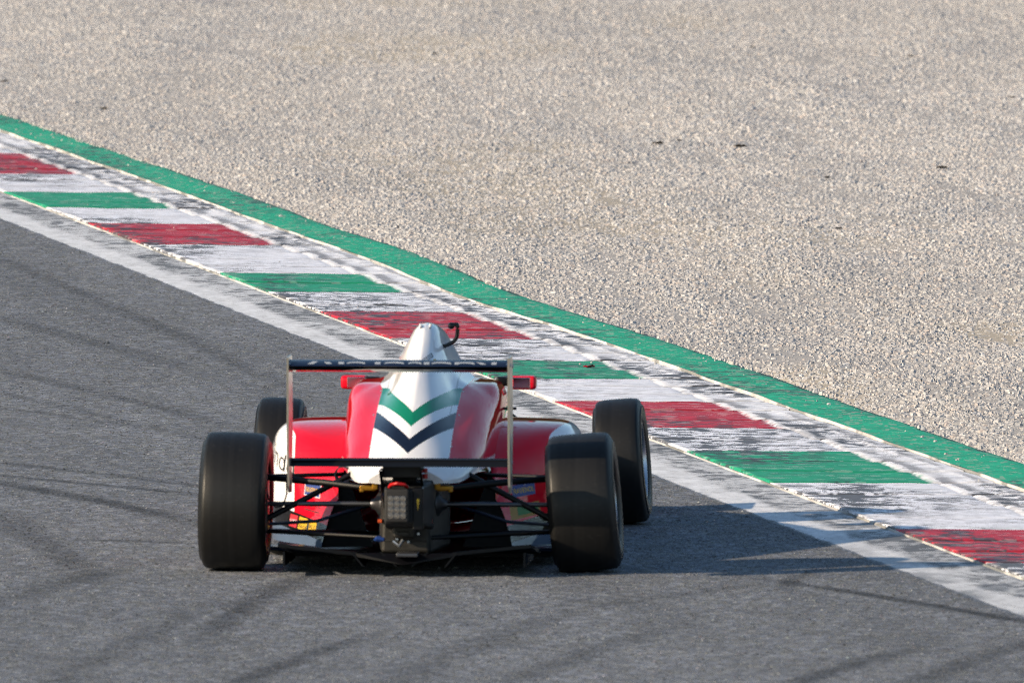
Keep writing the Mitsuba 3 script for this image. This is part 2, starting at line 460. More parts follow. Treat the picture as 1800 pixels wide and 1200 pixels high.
def scatter_gravel():
    rng = np.random.default_rng(31)
    X, Y = [], []
    for y0 in np.arange(73.0, 131.0, .5):
        dens = 1050 * (85 / max(y0, 80)) ** 1.15
        lo = max(inner(y0) + EDGE - .3, -.0305 * y0 - 1.0)
        hi = .0305 * y0 + 1.0
        if hi <= lo:
            continue
        n = int(dens * (hi - lo) * .5)
        X.append(rng.uniform(lo, hi, n))
        Y.append(rng.uniform(y0, y0 + .5, n))
    X, Y = np.concatenate(X), np.concatenate(Y)
    d = X - inner(Y) - bend(Y) - EDGE
    ragged = .10 * (meshkit.fbm(np.stack([Y * .9, X * 0, X * 0], 1), 3, seed=41) - .45) - np.clip((Y - 97) / 8, 0, 1) * .10 * meshkit.fbm(np.stack([Y * 1.7, X * 0, X * 0], 1), 3, seed=42)
    sandy = np.exp(-((d - .42) / .26) ** 2 - ((Y - 84.3) / 1.6) ** 2) * .9 + np.exp(-((d - .75) / .3) ** 2 - ((Y - 81.8) / 1.2) ** 2) * .5
    keep = (d > ragged) & (rng.uniform(0, 1, len(X)) > sandy)
    X, Y = X[keep], Y[keep]
    size = np.clip(rng.lognormal(math.log(.020), .30, len(X)), .011, .042)
    z = np.where(d[keep] < 0, .014, bed_height(X, Y)) + size * .06
    m, c = stones(X, Y, z, size, rng)
    # disturbed gravel shows its darker, bluer underside in long uneven furrows; the rest is dusted over
    n1 = meshkit.fbm(np.stack([X * .75 + Y * .16, Y * .16 - X * .05, X * 0], 1), 4, seed=71)
    n2 = meshkit.fbm(np.stack([X * .5, Y * .1, X * 0 + 9], 1), 3, seed=72)
    furrow = np.clip(1 - np.abs(n1 - .5) / .045, 0, 1) * np.clip((n2 - .42) / .2, 0, 1)
    tone = (1 + .22 * (n2 - .5))[:, None] * (1 - furrow[:, None] * np.array([.17, .15, .12]))
    return m, c * np.repeat(tone, 11, 0)


m, c = scatter_gravel()
add('gravel', m, 'gravel_stone', color=c, kind='stuff', label='pale crushed gravel filling the run-off area beyond the green strip', category='gravel')


def scatter_chippings():
    """Aggregate standing proud of the worn asphalt: four-sided chips, a few millimetres high."""
    rng = np.random.default_rng(51)
    X, Y = [], []
    for y0 in np.arange(62.0, 100.0, .5):
        lo, hi = -.0305 * y0 - .5, min(inner(y0) - LINE_W + .1, .0305 * y0 + .5)
        if hi <= lo:
            continue
        n = int(2100 * (70 / max(y0, 66)) ** 1.2 * (hi - lo) * .5)
        X.append(rng.uniform(lo, hi, n))
        Y.append(rng.uniform(y0, y0 + .5, n))
    X, Y = np.concatenate(X), np.concatenate(Y)
    n = len(X)
    s = np.clip(rng.lognormal(math.log(.0082), .35, n), .004, .02)
    a = rng.uniform(0, 7, (n, 1)) + np.arange(4) * np.pi / 2 + rng.uniform(-.4, .4, (n, 4))
    rad = s[:, None] * rng.uniform(.4, .75, (n, 4))
    lo = np.stack([X[:, None] + rad * np.cos(a), Y[:, None] + rad * np.sin(a), np.full((n, 4), -.001)], -1)
    top = np.stack([X + rng.uniform(-.2, .2, n) * s, Y + rng.uniform(-.2, .2, n) * s, s * rng.uniform(.12, .34, n)], -1)[:, None]
    v = np.concatenate([lo, top], 1).reshape(-1, 3)
    f = (np.array([[0, 1, 4], [1, 2, 4], [2, 3, 4], [3, 0, 4]])[None] + (np.arange(n) * 5)[:, None, None]).reshape(-1, 3)
    g = .105 * rng.lognormal(0, .38, n)[:, None] * np.array([.94, 1.0, 1.11]) * rng.uniform(.93, 1.07, (n, 3))
    # rubbered-in places are darker: the same marks as on the sheet below
    dark = np.zeros(n)
    for x0, y0, x1, y1, hw, bow, k in MARKS:
        dx, dy = x1 - x0, y1 - y0
        L = math.hypot(dx, dy)
        u = ((X - x0) * dx + (Y - y0) * dy) / L ** 2
        d = np.abs(((X - x0) * dy - (Y - y0) * dx) / L + bow * 4 * u * (1 - u))
        st = lambda a_, b_, q: (lambda t: t * t * (3 - 2 * t))(np.clip((q - a_) / (b_ - a_), 0, 1))
        dark += k * (1 - st(.2 * hw, 1.7 * hw, d)) * st(-.5, .25, u) * (1 - st(.75, 1.5, u))
    g *= 1 - .75 * np.minimum(dark, 1)[:, None]
    return trimesh.Trimesh(v, f, process=False), np.repeat(np.clip(g, .02, .4), 5, 0)


m, c = scatter_chippings()
add('asphalt_chippings', m, 'gravel_stone', color=c, kind='stuff', label='fine grey stone chippings standing out of the worn track surface', category='chippings')


def spilled():
    """Single stones thrown onto the green strip and the kerb."""
    rng = np.random.default_rng(61)
    Y = rng.uniform(74, 108, 120)
    off = np.where(rng.uniform(0, 1, 120) < .8, KERB_W + VERGE_W * rng.uniform(.1, 1, 120) ** .7, rng.uniform(.05, KERB_W, 120))
    s = np.clip(rng.lognormal(math.log(.011), .3, 120), .007, .02)
    return stones(inner(Y) + off, Y, np.where(off > KERB_W, .016, .022) + .003, s, rng)


m, c = spilled()
add('spilled_stones', m, 'gravel_stone', color=c, kind='stuff', label='loose pale stones scattered over the green strip and the kerb', category='stones')

# dark curled scraps lying on the gravel
scene['dark_scrap'] = {'type': 'twosided', 'bsdf': {'type': 'principled', 'base_color': proc(lambda p, n, uv: mi.Color3f(.045, .040, .032) * (.6 + .9 * noise(p.x * 60, p.y * 60, p.z * 60))), 'roughness': .8}}


def scrap(x, y, length, seed, turn):
    r = np.random.default_rng(seed)
    u, w = np.linspace(-.5, .5, 9), np.linspace(-.5, .5, 5)
    U, W = np.meshgrid(u, w, indexing='ij')
    wid = length * .42 * np.sqrt(np.clip(1 - (2 * U) ** 2, .02, 1)) * (1 + .3 * r.uniform(-1, 1, U.shape))
    px, py = U * length, W * wid
    pz = length * (.30 * U ** 2 * r.uniform(.5, 1.4) + .55 * W ** 2 * np.abs(wid) / (length * .42)) + r.uniform(-.05, .05, U.shape) * length
    c_, s_ = math.cos(turn), math.sin(turn)
    v = np.stack([x + px * c_ - py * s_, y + px * s_ + py * c_, pz], -1).reshape(-1, 3)
    z0 = float(bed_height(np.array([x]), np.array([y]))[0]) + .016
    a = TM(v + [0, 0, z0], grid_faces(9, 5))
    bt = TM(v + [0, 0, z0 - .003], grid_faces(9, 5, True))
    return cat(a, bt)


for i, (x, y, L, turn, where) in enumerate([
        (-3.44, 113.87, .085, .3, 'at the left edge of the gravel'), (-2.68, 110.49, .10, -.7, 'left, beside the far green strip'), (-.54, 117.81, .05, .2, 'alone near the top of the gravel, left of centre'),
        (.91, 105.07, .10, .1, 'larger of the pair above the car'), (1.05, 105.32, .05, .5, 'smaller of the pair above the car'), (1.42, 104.58, .12, .05, 'a long thin one right of the pair'),
        (1.69, 118.17, .06, .4, 'near the top of the gravel, right of centre'), (1.90, 101.20, .06, .8, 'nearest the right-hand furrow, below the others'), (1.86, 95.74, .055, .2, 'the closest one to the kerb'),
        (2.62, 102.39, .10, .35, 'the biggest one on the right side'), (3.29, 110.65, .055, .3, 'close to the right edge'), (2.78, 117.28, .07, .0, 'top right, a flat one')]):
    add('dark_scrap', scrap(x, y, L * .72, 70 + i, turn), 'dark_scrap', smooth=40, label='dark curled scrap on the gravel, ' + where, category='debris', group='dark scraps strewn on the gravel')
add('red_flake', scrap(.38, 82.9, .06, 90, .2).apply_translation((0, 0, .026 - float(bed_height(np.array([.38]), np.array([82.9]))[0]) - .010)), 'kerb_red', smooth=False, uv=np.tile([82.9, -.3], (90, 1)),
    label='small red paint flake lying on the green kerb block behind the right mirror', category='debris')

# the wood round the circuit, beyond the frame: it is what the glossy bodywork mirrors along the horizon
scene['wood_leaves'] = {'type': 'twosided', 'bsdf': {'type': 'diffuse', 'reflectance': proc(lambda p, n, uv: mi.Color3f(.020, .024, .014) * (.5 + noise(p.x * .8, p.y * .8, p.z * .8)))}}


def far_wood():
    r = np.random.default_rng(81)
    out = []
    for a in np.arange(-50, 110, 1.5):
        for _ in range(2):
            ang, d = math.radians(a + r.uniform(-.8, .8)), r.uniform(255, 285)
            s = trimesh.creation.icosphere(2)
            v = s.vertices * (1 + .35 * (meshkit.fbm(s.vertices * 2.3 + r.uniform(0, 50, 3), 3) - .5)[:, None])
            v = v * [r.uniform(5, 8), r.uniform(5, 8), r.uniform(8, 12)] + [d * math.sin(ang), d * math.cos(ang), r.uniform(7, 10)]
            out.append(trimesh.Trimesh(v, s.faces, process=False))
    return cat(*out)


add('far_wood', far_wood(), 'wood_leaves', smooth=True, kind='stuff', label='dark wood standing far beyond the run-off area', category='trees')

# ------------------------------------------------------------------ the racing car: materials
def gloss(color, rough=None, ior=1.42):
    d = {'type': 'plastic' if rough is None else 'roughplastic', 'diffuse_reflectance': color, 'int_ior': ior, 'nonlinear': True}
    if rough is not None:
        d['alpha'] = rough
    return {'type': 'twosided', 'bsdf': d}


def rgb(*c):
    return {'type': 'rgb', 'value': list(c)}


RED, WHITE, NAVY, GREEN = (.74, .010, .042), (.84, .84, .86), (.008, .011, .032), (.003, .30, .17)


def band(a, x, w=.0015):
    return smoothstep(a - w, a + w, x)


def cover_paint(p, n, uv):
    x, y, z = to_car(p)
    ax = dr.abs(x)
    # white centre panel, widening slightly to the tail
    half = .168 + .4 * smoothstep(.47, .42, z) + .03 * smoothstep(.70, .74, z)
    c = mix(WHITE, RED, band(0, ax - half))
    seam = band(.1435, ax) * (1 - band(.1465, ax)) * smoothstep(.58, .60, z)
    c = c * (1 - .55 * seam)
    # two chevrons across the spine
    arm = .80 * ax - 1.9 * ax * ax
    arm_g = .82 * ax - 2.8 * ax * ax
    c = mix(c, GREEN, band(0, z - .598 - arm_g) * (1 - band(0, z - .650 - arm_g)) * (1 - band(0, ax - half)))
    c = mix(c, NAVY, band(0, z - .500 - arm) * (1 - band(0, z - .552 - arm)) * (1 - band(0, ax - half)))
    return c


def pod_paint(p, n, uv):
    x, y, z = to_car(p)
    ax = dr.abs(x)
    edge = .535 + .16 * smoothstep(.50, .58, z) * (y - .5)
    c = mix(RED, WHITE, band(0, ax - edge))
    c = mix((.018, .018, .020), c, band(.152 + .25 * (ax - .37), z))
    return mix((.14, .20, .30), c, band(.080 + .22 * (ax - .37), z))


scene['cover_paint'] = gloss(proc(cover_paint))
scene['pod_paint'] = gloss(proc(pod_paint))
scene['red_paint'] = gloss(rgb(*RED))
scene['white_paint'] = gloss(rgb(*WHITE))
scene['navy_paint'] = gloss(rgb(.016, .030, .075), .12)
scene['carbon_gloss'] = gloss(rgb(.010, .010, .011))
scene['carbon_satin'] = gloss(rgb(.006, .006, .008), .25, 1.3)
scene['black_matt'] = {'type': 'twosided', 'bsdf': {'type': 'principled', 'base_color': rgb(.014, .014, .015), 'roughness': .65, 'specular': .3}}


def rubber(p, n, uv):
    x, y, z = to_car(p)
    wear = .70 + .40 * noise(x * 45, 0, 2) + .3 * noise(x * 160, 0, 5) + .45 * smoothstep(.80, .86, noise(x * 90, y * 70, z * 70))
    return mi.Color3f(.0068, .0068, .0070) * wear * (.85 + .3 * fbm(y * 9, z * 9, x * 4))


def sidewall(p, n, uv):
    x, y, z = to_car(p)
    return mi.Color3f(.020, .020, .021) * (.8 + .4 * noise(y * 14, z * 14, x * 30))


scene['tread_rubber'] = {'type': 'twosided', 'bsdf': {'type': 'principled', 'base_color': proc(rubber), 'roughness': .46, 'specular': .30}}
scene['rim_metal'] = {'type': 'twosided', 'bsdf': {'type': 'principled', 'base_color': rgb(.55, .56, .60), 'roughness': .28, 'metallic': 1.0}}
scene['dark_metal'] = {'type': 'twosided', 'bsdf': {'type': 'principled', 'base_color': rgb(.10, .10, .11), 'roughness': .38, 'metallic': .9}}


def casting(p, n, uv):
    x, y, z = to_car(p)
    g = .012 + .025 * fbm(x * 40, y * 40, z * 40)
    return mi.Color3f(1.05, 1.0, .92) * g


scene['cast_metal'] = {'type': 'twosided', 'bsdf': {'type': 'principled', 'base_color': proc(casting), 'roughness': .55, 'metallic': .6}}
scene['steel'] = {'type': 'twosided', 'bsdf': {'type': 'principled', 'base_color': rgb(.45, .47, .50), 'roughness': .3, 'metallic': 1.0}}
scene['gold_anodised'] = {'type': 'twosided', 'bsdf': {'type': 'principled', 'base_color': rgb(.36, .17, .015), 'roughness': .35, 'metallic': .7}}
scene['blue_anodised'] = {'type': 'twosided', 'bsdf': {'type': 'principled', 'base_color': rgb(.02, .06, .26), 'roughness': .4, 'metallic': .6}}
scene['red_strap'] = gloss(rgb(.62, .02, .02), .2)
scene['orange_cap'] = gloss(rgb(.75, .13, .01), .25)
scene['yellow_print'] = gloss(rgb(.72, .50, .02), .3)
scene['white_print'] = gloss(rgb(.78, .80, .84), .3)
scene['pale_print'] = gloss(rgb(.50, .54, .60), .3)
scene['black_print'] = gloss(rgb(.02, .02, .02), .3)
scene['blue_print'] = gloss(rgb(.04, .09, .36), .3)
scene['red_print'] = gloss(rgb(.62, .03, .05), .3)
scene['green_print'] = gloss(rgb(.05, .30, .07), .3)
scene['amber_print'] = gloss(rgb(.55, .32, .04), .3)
scene['led_lens'] = {'type': 'twosided', 'bsdf': {'type': 'principled', 'base_color': rgb(.115, .11, .105), 'roughness': .22, 'metallic': .25, 'specular': .8}}
scene['mirror_glass'] = {'type': 'twosided', 'bsdf': {'type': 'roughconductor', 'specular_reflectance': rgb(.55, .55, .58), 'alpha': .03}}

CARKEY = 'racing_car'
labels[CARKEY] = {'label': 'red and white single-seater racing car on the grey track beside the striped kerb', 'category': 'racing car'}


def part(name, mesh, bsdf, parent=CARKEY, smooth=35, label=None, **kw):
    return add(name, mesh, bsdf, parent, smooth=smooth, world=CAR, label=label, **kw)


def sub(name, mesh, bsdf, holder, smooth=35, label=None, **kw):
    return add(name, mesh, bsdf, holder, smooth=smooth, world=CAR, label=label, **kw)


# ------------------------------------------------------------------ bodywork lofts
def loft_half(stations, table, n_y, n_t):
    """Interpolates the control points of the half sections (x, z) along y, then along each section: an (n_y, n_t, 3) grid."""
    st, tb = np.asarray(stations, float), np.asarray(table, float)
    yy = np.linspace(st[0], st[-1], n_y)
    cp = PchipInterpolator(st, tb, axis=0)(yy)
    k = cp.shape[1]
    out = np.empty((n_y, n_t, 3))
    for i in range(n_y):
        q = cp[i]
        d = np.concatenate([[0], np.cumsum(np.sqrt(np.linalg.norm(np.diff(q, axis=0), axis=1)))])
        s = PchipInterpolator(d, q)
        u = np.linspace(0, d[-1], n_t)
        p = s(u)
        out[i] = np.stack([p[:, 0], np.full(n_t, yy[i]), p[:, 1]], 1)
    # a little smoothing along the section removes the knots' curvature steps
    for _ in range(6):
        out[:, 1:-1] = .25 * out[:, :-2] + .5 * out[:, 1:-1] + .25 * out[:, 2:]
        out[1:-1] = .25 * out[:-2] + .5 * out[1:-1] + .25 * out[2:]
    return out


def mirror_grid(g):
    left = g[:, ::-1].copy()
    left[..., 0] *= -1
    return np.concatenate([left[:, :-1], g], 1)


def grid_mesh(g, flip=False):
    n, m = g.shape[:2]
    return TM(g.reshape(-1, 3), grid_faces(n, m, flip))


COVER_Y = [-.26, -.12, 0, .15, .3, .45, .6, .8, 1.0, 1.10, 1.30]
COVER = [
    [(0, .445), (.05, .441), (.09, .432), (.12, .42), (.14, .408), (.152, .40), (.156, .392), (.156, .385)],
    [(0, .507), (.06, .50), (.11, .484), (.155, .458), (.19, .434), (.212, .412), (.22, .395), (.22, .378)],
    [(0, .562), (.06, .553), (.12, .528), (.17, .494), (.21, .46), (.236, .432), (.246, .41), (.248, .395)],
    [(0, .632), (.06, .620), (.12, .585), (.172, .548), (.228, .515), (.262, .475), (.276, .435), (.279, .405)],
    [(0, .692), (.06, .678), (.118, .636), (.170, .594), (.236, .562), (.280, .51), (.299, .455), (.303, .415)],
    [(0, .750), (.055, .733), (.11, .684), (.163, .636), (.24, .608), (.290, .555), (.311, .485), (.317, .42)],
    [(0, .806), (.05, .787), (.10, .730), (.155, .672), (.238, .652), (.290, .605), (.314, .53), (.32, .42)],
    [(0, .880), (.042, .862), (.085, .796), (.140, .708), (.24, .694), (.300, .650), (.323, .575), (.33, .46)],
    [(0, .958), (.034, .948), (.075, .880), (.130, .765), (.18, .722), (.285, .718), (.325, .66), (.335, .50)],
    [(0, .968), (.036, .958), (.080, .885), (.136, .768), (.185, .722), (.287, .718), (.326, .665), (.336, .50)],
    [(0, .950), (.045, .940), (.096, .870), (.158, .760), (.20, .722), (.287, .716), (.326, .665), (.336, .50)],
]
cg = mirror_grid(loft_half(COVER_Y, COVER, 70, 56))
tail = cg[:1].copy()
tail[..., 1] += .004
tail[0, :, 0] *= .55
tail[0, :, 2] = .5 * tail[0, :, 2] + .185
cover = grid_mesh(np.concatenate([tail, cg], 0), flip=True)
ck = part('engine_cover', cover, 'cover_paint', smooth=50, label='white engine cover with green and navy chevrons and red shoulders')
sub('air_intake', plate([(-.065, .87), (.065, .87), (.034, .935), (-.034, .935)], 1.301, 1.306), 'black_matt', ck)

# hoop tip: two small white horns either side of a notch
for s in (-1, 1):
    sub('hoop_tip', rbox(s * .021 - .004, s * .021 + .004, .99, 1.06, .955, .971, .003), 'white_paint', ck)

POD_Y = [.46, .50, .56, .66, .76, .90, 1.06, 1.3, 1.6, 1.9]


def pod_row(xo, zd, xin=.20, bulge=0):
    return [(xin, zd + .004), (xin + (xo - xin) * .45, zd + .002), (xo - min(.095, (xo - xin) * .5), zd - .004), (xo - min(.038, (xo - xin) * .25), zd - .028), (xo - .008, zd - .085),
            (xo + .004, zd * .55 + .06), (xo + bulge * .55, .20), (xo + bulge * 1.05, .115), (xo + bulge * 1.3, .062)]


POD = [pod_row(.338, .352, .318, .05), pod_row(.360, .378, .315, .046), pod_row(.405, .418, .29, .04), pod_row(.478, .472, .22, .03), pod_row(.560, .516, .2, .015),
       pod_row(.632, .546), pod_row(.655, .556), pod_row(.66, .553), pod_row(.63, .53), pod_row(.56, .48)]
pg = loft_half(POD_Y, POD, 60, 56)
PODS = []
for s in (-1, 1):
    q = pg.copy()
    q[..., 0] *= s
    m = grid_mesh(q, flip=s > 0)
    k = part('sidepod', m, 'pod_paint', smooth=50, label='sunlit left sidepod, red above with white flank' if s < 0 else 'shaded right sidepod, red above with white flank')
    PODS.append(k)
    # radiator outlet: the dark open end of the pod
    cap = [(s * x, z) for x, z in zip(pg[2, :, 0] - .004, pg[2, :, 2] - .004)] + [(s * .19, .062)]
    sub('radiator_outlet', plate(cap, .512, .516), 'black_matt', k)

# quarter-turn fasteners along the joints of the bodywork
for s in (-1, 1):
    for iy, it in ((8, 6), (22, 6), (38, 6), (6, 30), (30, 40)):
        q = pg[iy, it] * [s, 1, 1]
        sub('fastener', trimesh.creation.icosphere(1, .0075).apply_scale((1, 1, .35)).apply_translation(q + [0, 0, .0005]), 'steel', PODS[0 if s < 0 else 1], smooth=True)
    for iy, it in ((14, 82), (30, 80), (46, 80)):
        q = cg[iy, it].copy()
        q[0] *= s
        sub('fastener', trimesh.creation.icosphere(1, .0075).apply_scale((.6, 1, .6)).apply_translation(q), 'steel', ck, smooth=True)

# nose and cockpit tub in front
TUB_Y = [1.0, 1.2, 1.5, 1.9, 2.2, 2.6, 3.0, 3.4, 3.62]
TUB = [
    [(0, .60), (.12, .62), (.20, .70), (.28, .712), (.325, .66), (.335, .40), (.30, .12), (0, .06)],
    [(0, .46), (.12, .48), (.20, .66), (.27, .70), (.32, .65), (.33, .40), (.30, .12), (0, .06)],
    [(0, .42), (.14, .45), (.20, .62), (.255, .66), (.30, .62), (.315, .40), (.28, .12), (0, .06)],
    [(0, .44), (.14, .46), (.19, .58), (.225, .61), (.265, .57), (.28, .38), (.25, .12), (0, .06)],
    [(0, .60), (.08, .595), (.14, .58), (.18, .56), (.215, .52), (.23, .38), (.21, .15), (0, .10)],
    [(0, .56), (.07, .555), (.12, .54), (.155, .52), (.185, .48), (.195, .38), (.18, .19), (0, .15)],
    [(0, .47), (.06, .465), (.10, .45), (.13, .43), (.15, .40), (.155, .34), (.14, .22), (0, .19)],
    [(0, .36), (.05, .355), (.085, .345), (.105, .33), (.12, .31), (.12, .28), (.11, .22), (0, .20)],
    [(0, .28), (.04, .278), (.06, .275), (.075, .27), (.08, .26), (.08, .25), (.07, .23), (0, .22)],
]
tub = grid_mesh(mirror_grid(loft_half(TUB_Y, TUB, 50, 44)), flip=True)
part('nose_and_tub', tub, 'red_paint', smooth=50)
fw = rbox(-.80, .80, 3.42, 3.70, .085, .105, .008)
fk = part('front_wing', fw, 'red_paint')
for s in (-1, 1):
    sub('endplate', rbox(s * .806 - .006, s * .806 + .006, 3.36, 3.74, .06, .22, .004), 'red_paint', fk)
    sub('pylon', rbox(s * .07 - .008, s * .07 + .008, 3.46, 3.60, .10, .25, .004), 'red_paint', fk)

# ------------------------------------------------------------------ floor and diffuser
fl = plate([(-.60, 1.95), (-.62, .42), (-.50, .34), (.50, .34), (.62, .42), (.60, 1.95)], .034, .052, axis='z')
part('floor', fl, 'carbon_satin')
df = []
for x0, x1, z1 in ((-.525, -.20, .125), (.20, .525, .125)):
    v = [(x0, .34, .050), (x1, .34, .050), (x1, -.36, z1 - .035), (x0, -.36, z1)] if x0 < 0 else [(x0, .34, .050), (x1, .34, .050), (x1, -.36, z1), (x0, -.36, z1 - .035)]
    v = np.array(v + [(a, b, c + .014) for a, b, c in v])
    df.append(trimesh.Trimesh(v, [[0, 1, 2], [0, 2, 3], [4, 6, 5], [4, 7, 6], [0, 4, 5], [0, 5, 1], [1, 5, 6], [1, 6, 2], [2, 6, 7], [2, 7, 3], [3, 7, 4], [3, 4, 0]], process=False))
tun = trimesh.convex.convex_hull([(-.2, .34, .05), (.2, .34, .05), (-.2, -.36, .10), (.2, -.36, .10), (0, -.40, .055), (0, .3, .04), (-.2, -.36, .085), (.2, -.36, .085)])
dk = part('diffuser', cat(*df, tun), 'carbon_satin', smooth=30)
for x, lean in ((-.50, 0), (-.22, .05), (-.10, .07), (.10, -.07), (.22, -.05), (.50, 0)):
    v = np.array([(x, .25, .05), (x, -.37, .105), (x + lean, -.37, .045), (x + lean * .6, .25, .035)])
    v = np.vstack([v - [.004, 0, 0], v + [.004, 0, 0]])
    sub('strake', trimesh.convex.convex_hull(v), 'carbon_satin', dk)
for s in (-1, 1):
    sub('floor_corner', plate([(s * .47, .45), (s * .655, .45), (s * .64, .34), (s * .48, .30)], .060, .075, axis='z'), 'navy_paint', dk)

# ------------------------------------------------------------------ gearbox, crash box, rain light
gb = to_tm(m3.Manifold.batch_hull([m3.Manifold.sphere(.02, 10).translate(t) for t in
     ((-.13, .30, .10), (.13, .30, .10), (-.13, .30, .40), (.13, .30, .40), (-.085, -.25, .11), (.085, -.25, .11), (-.075, -.25, .36), (.075, -.25, .36), (0, -.22, .42))]))
gk = part('gearbox', gb, 'cast_metal', label='dark cast gearbox casing')
ribs = [rbox(-.092, -.078, -.268, -.20, .12, .37, .004), rbox(.078, .092, -.268, -.20, .12, .37, .004), rbox(-.09, .09, -.272, -.255, .215, .230, .004), rbox(-.09, .09, -.272, -.255, .14, .152, .004)]
sub('casing_rib', cat(*ribs), 'cast_metal', gk)
for k in range(9):
    a = k * 2 * math.pi / 9
    sub('bolt', tube([(.0 + .07 * math.cos(a), -.262, .24 + .1 * math.sin(a)), (.07 * math.cos(a), -.284, .24 + .1 * math.sin(a))], .006, 8), 'steel', gk)
crash = to_tm(m3.Manifold.batch_hull([m3.Manifold.sphere(.012, 10).translate(t) for t in
        ((-.075, -.25, .205), (.105, -.25, .205), (-.075, -.25, .385), (.105, -.25, .385), (-.055, -.60, .25), (.075, -.60, .25), (-.055, -.60, .375), (.075, -.60, .375))]))
xk = part('crash_box', crash, 'black_matt', label='black rear crash structure carrying the rain light')
sub('warning_arrow', plate([(.068, .345), (.081, .345), (.074, .295)], -.616, -.619), 'yellow_print', xk)
sub('side_panel', rbox(.052, .095, -.618, -.56, .215, .39, .005), 'carbon_satin', xk)
lt = rbox(-.062, .040, -.655, -.617, .248, .388, .010)
lk = part('rain_light', lt, 'black_matt', label='rear rain light with a grid of unlit lamps')
sub('lamp_plate', rbox(-.048, .027, -.659, -.650, .264, .360, .003), 'dark_metal', lk)
for r in range(4):
    for c in range(3):
        x, z = -.0365 + c * .026, .2765 + r * .0237
        cup = lathe_x([(-.004, .0118), (.004, .0118), (.0045, .0085), (.001, .006), (.003, .0001)], 16)
        cup.apply_transform(trimesh.transformations.rotation_matrix(-math.pi / 2, [0, 0, 1]))
        cup.apply_translation((x, -.661, z))
        sub('lamp', cup, 'led_lens', lk)
part('tow_loop', tube([(-.045, -.60, .392), (-.035, -.64, .405), (-.01, -.65, .411), (.018, -.64, .405), (.028, -.60, .392)], .0075, 10), 'red_strap', label='red fabric tow loop above the rain light')
jk = part('jack_block', cat(rbox(-.05, .045, -.34, -.26, .16, .235, .012), rbox(-.035, .02, -.352, -.33, .170, .190, .004), rbox(-.035, .02, -.352, -.33, .205, .225, .004)), 'cast_metal')
sub('jack_pin', tube([(-.045, -.36, .15), (-.02, -.37, .13), (-.005, -.36, .155)], .008, 8), 'steel', jk)
part('skid_plate', rbox(-.03, .06, -.42, -.30, .088, .105, .004), 'dark_metal')
for x in (-.083, .083):
    part('wing_pylon', plate([(-.60, .46), (-.46, .46), (-.20, .36), (-.14, .24), (-.22, .24), (-.50, .40)], x - .006, x + .006, axis='x'), 'carbon_gloss', smooth=30)
part('wing_mount', cat(rbox(-.079, .079, -.52, -.30, .425, .476, .006), rbox(-.05, .05, -.34, -.27, .36, .47, .006)), 'black_matt')
for s in (-1, 1):
    part('orange_plug', cat(*[rbox(s * .105 + .006 * k - .0025, s * .105 + .006 * k + .0025, -.30, -.27, .222, .236, .002) for k in (-1, 0, 1)]), 'orange_cap')
for k in range(2):
    part('red_connector', tube([(.098, -.50, .445 - .024 * k), (.098, -.50, .463 - .024 * k)], .0085, 10), 'red_strap')
part('blue_fitting', cat(tube([(-.13, -.2, .15), (-.10, -.24, .15)], .012, 10), tube([(-.12, -.27, .155), (-.09, -.27, .150)], .009, 10)), 'blue_anodised')
for s, zz in ((-1, .40), (1, .40)):
    ex = lathe_x([(-.05, .036), (.05, .036), (.05, .031), (-.05, .031), (-.05, .036)], 28)
    ex.apply_transform(trimesh.transformations.rotation_matrix(math.pi / 2, [0, 0, 1]))
    ex.apply_translation((-.285 if s < 0 else .27, .12, .395))
    if s < 0:
        part('exhaust_pipe', ex, 'dark_metal')

# ------------------------------------------------------------------ wheels
def tyre_profile(w, ro, ri):
    h = w / 2
    pts = [(-h * .80, ri), (-h * .93, ri + .012), (-h * 1.0, ri + (ro - ri) * .40), (-h * .985, ri + (ro - ri) * .66), (-h * .935, ro - .032), (-h * .875, ro - .013), (-h * .78, ro - .004), (-h * .5, ro - .0005), (0, ro),
           (h * .5, ro - .0005), (h * .78, ro - .004), (h * .875, ro - .013), (h * .935, ro - .032), (h * .985, ri + (ro - ri) * .66), (h * 1.0, ri + (ro - ri) * .40), (h * .93, ri + .012), (h * .80, ri), (-h * .80, ri)]
    return pts


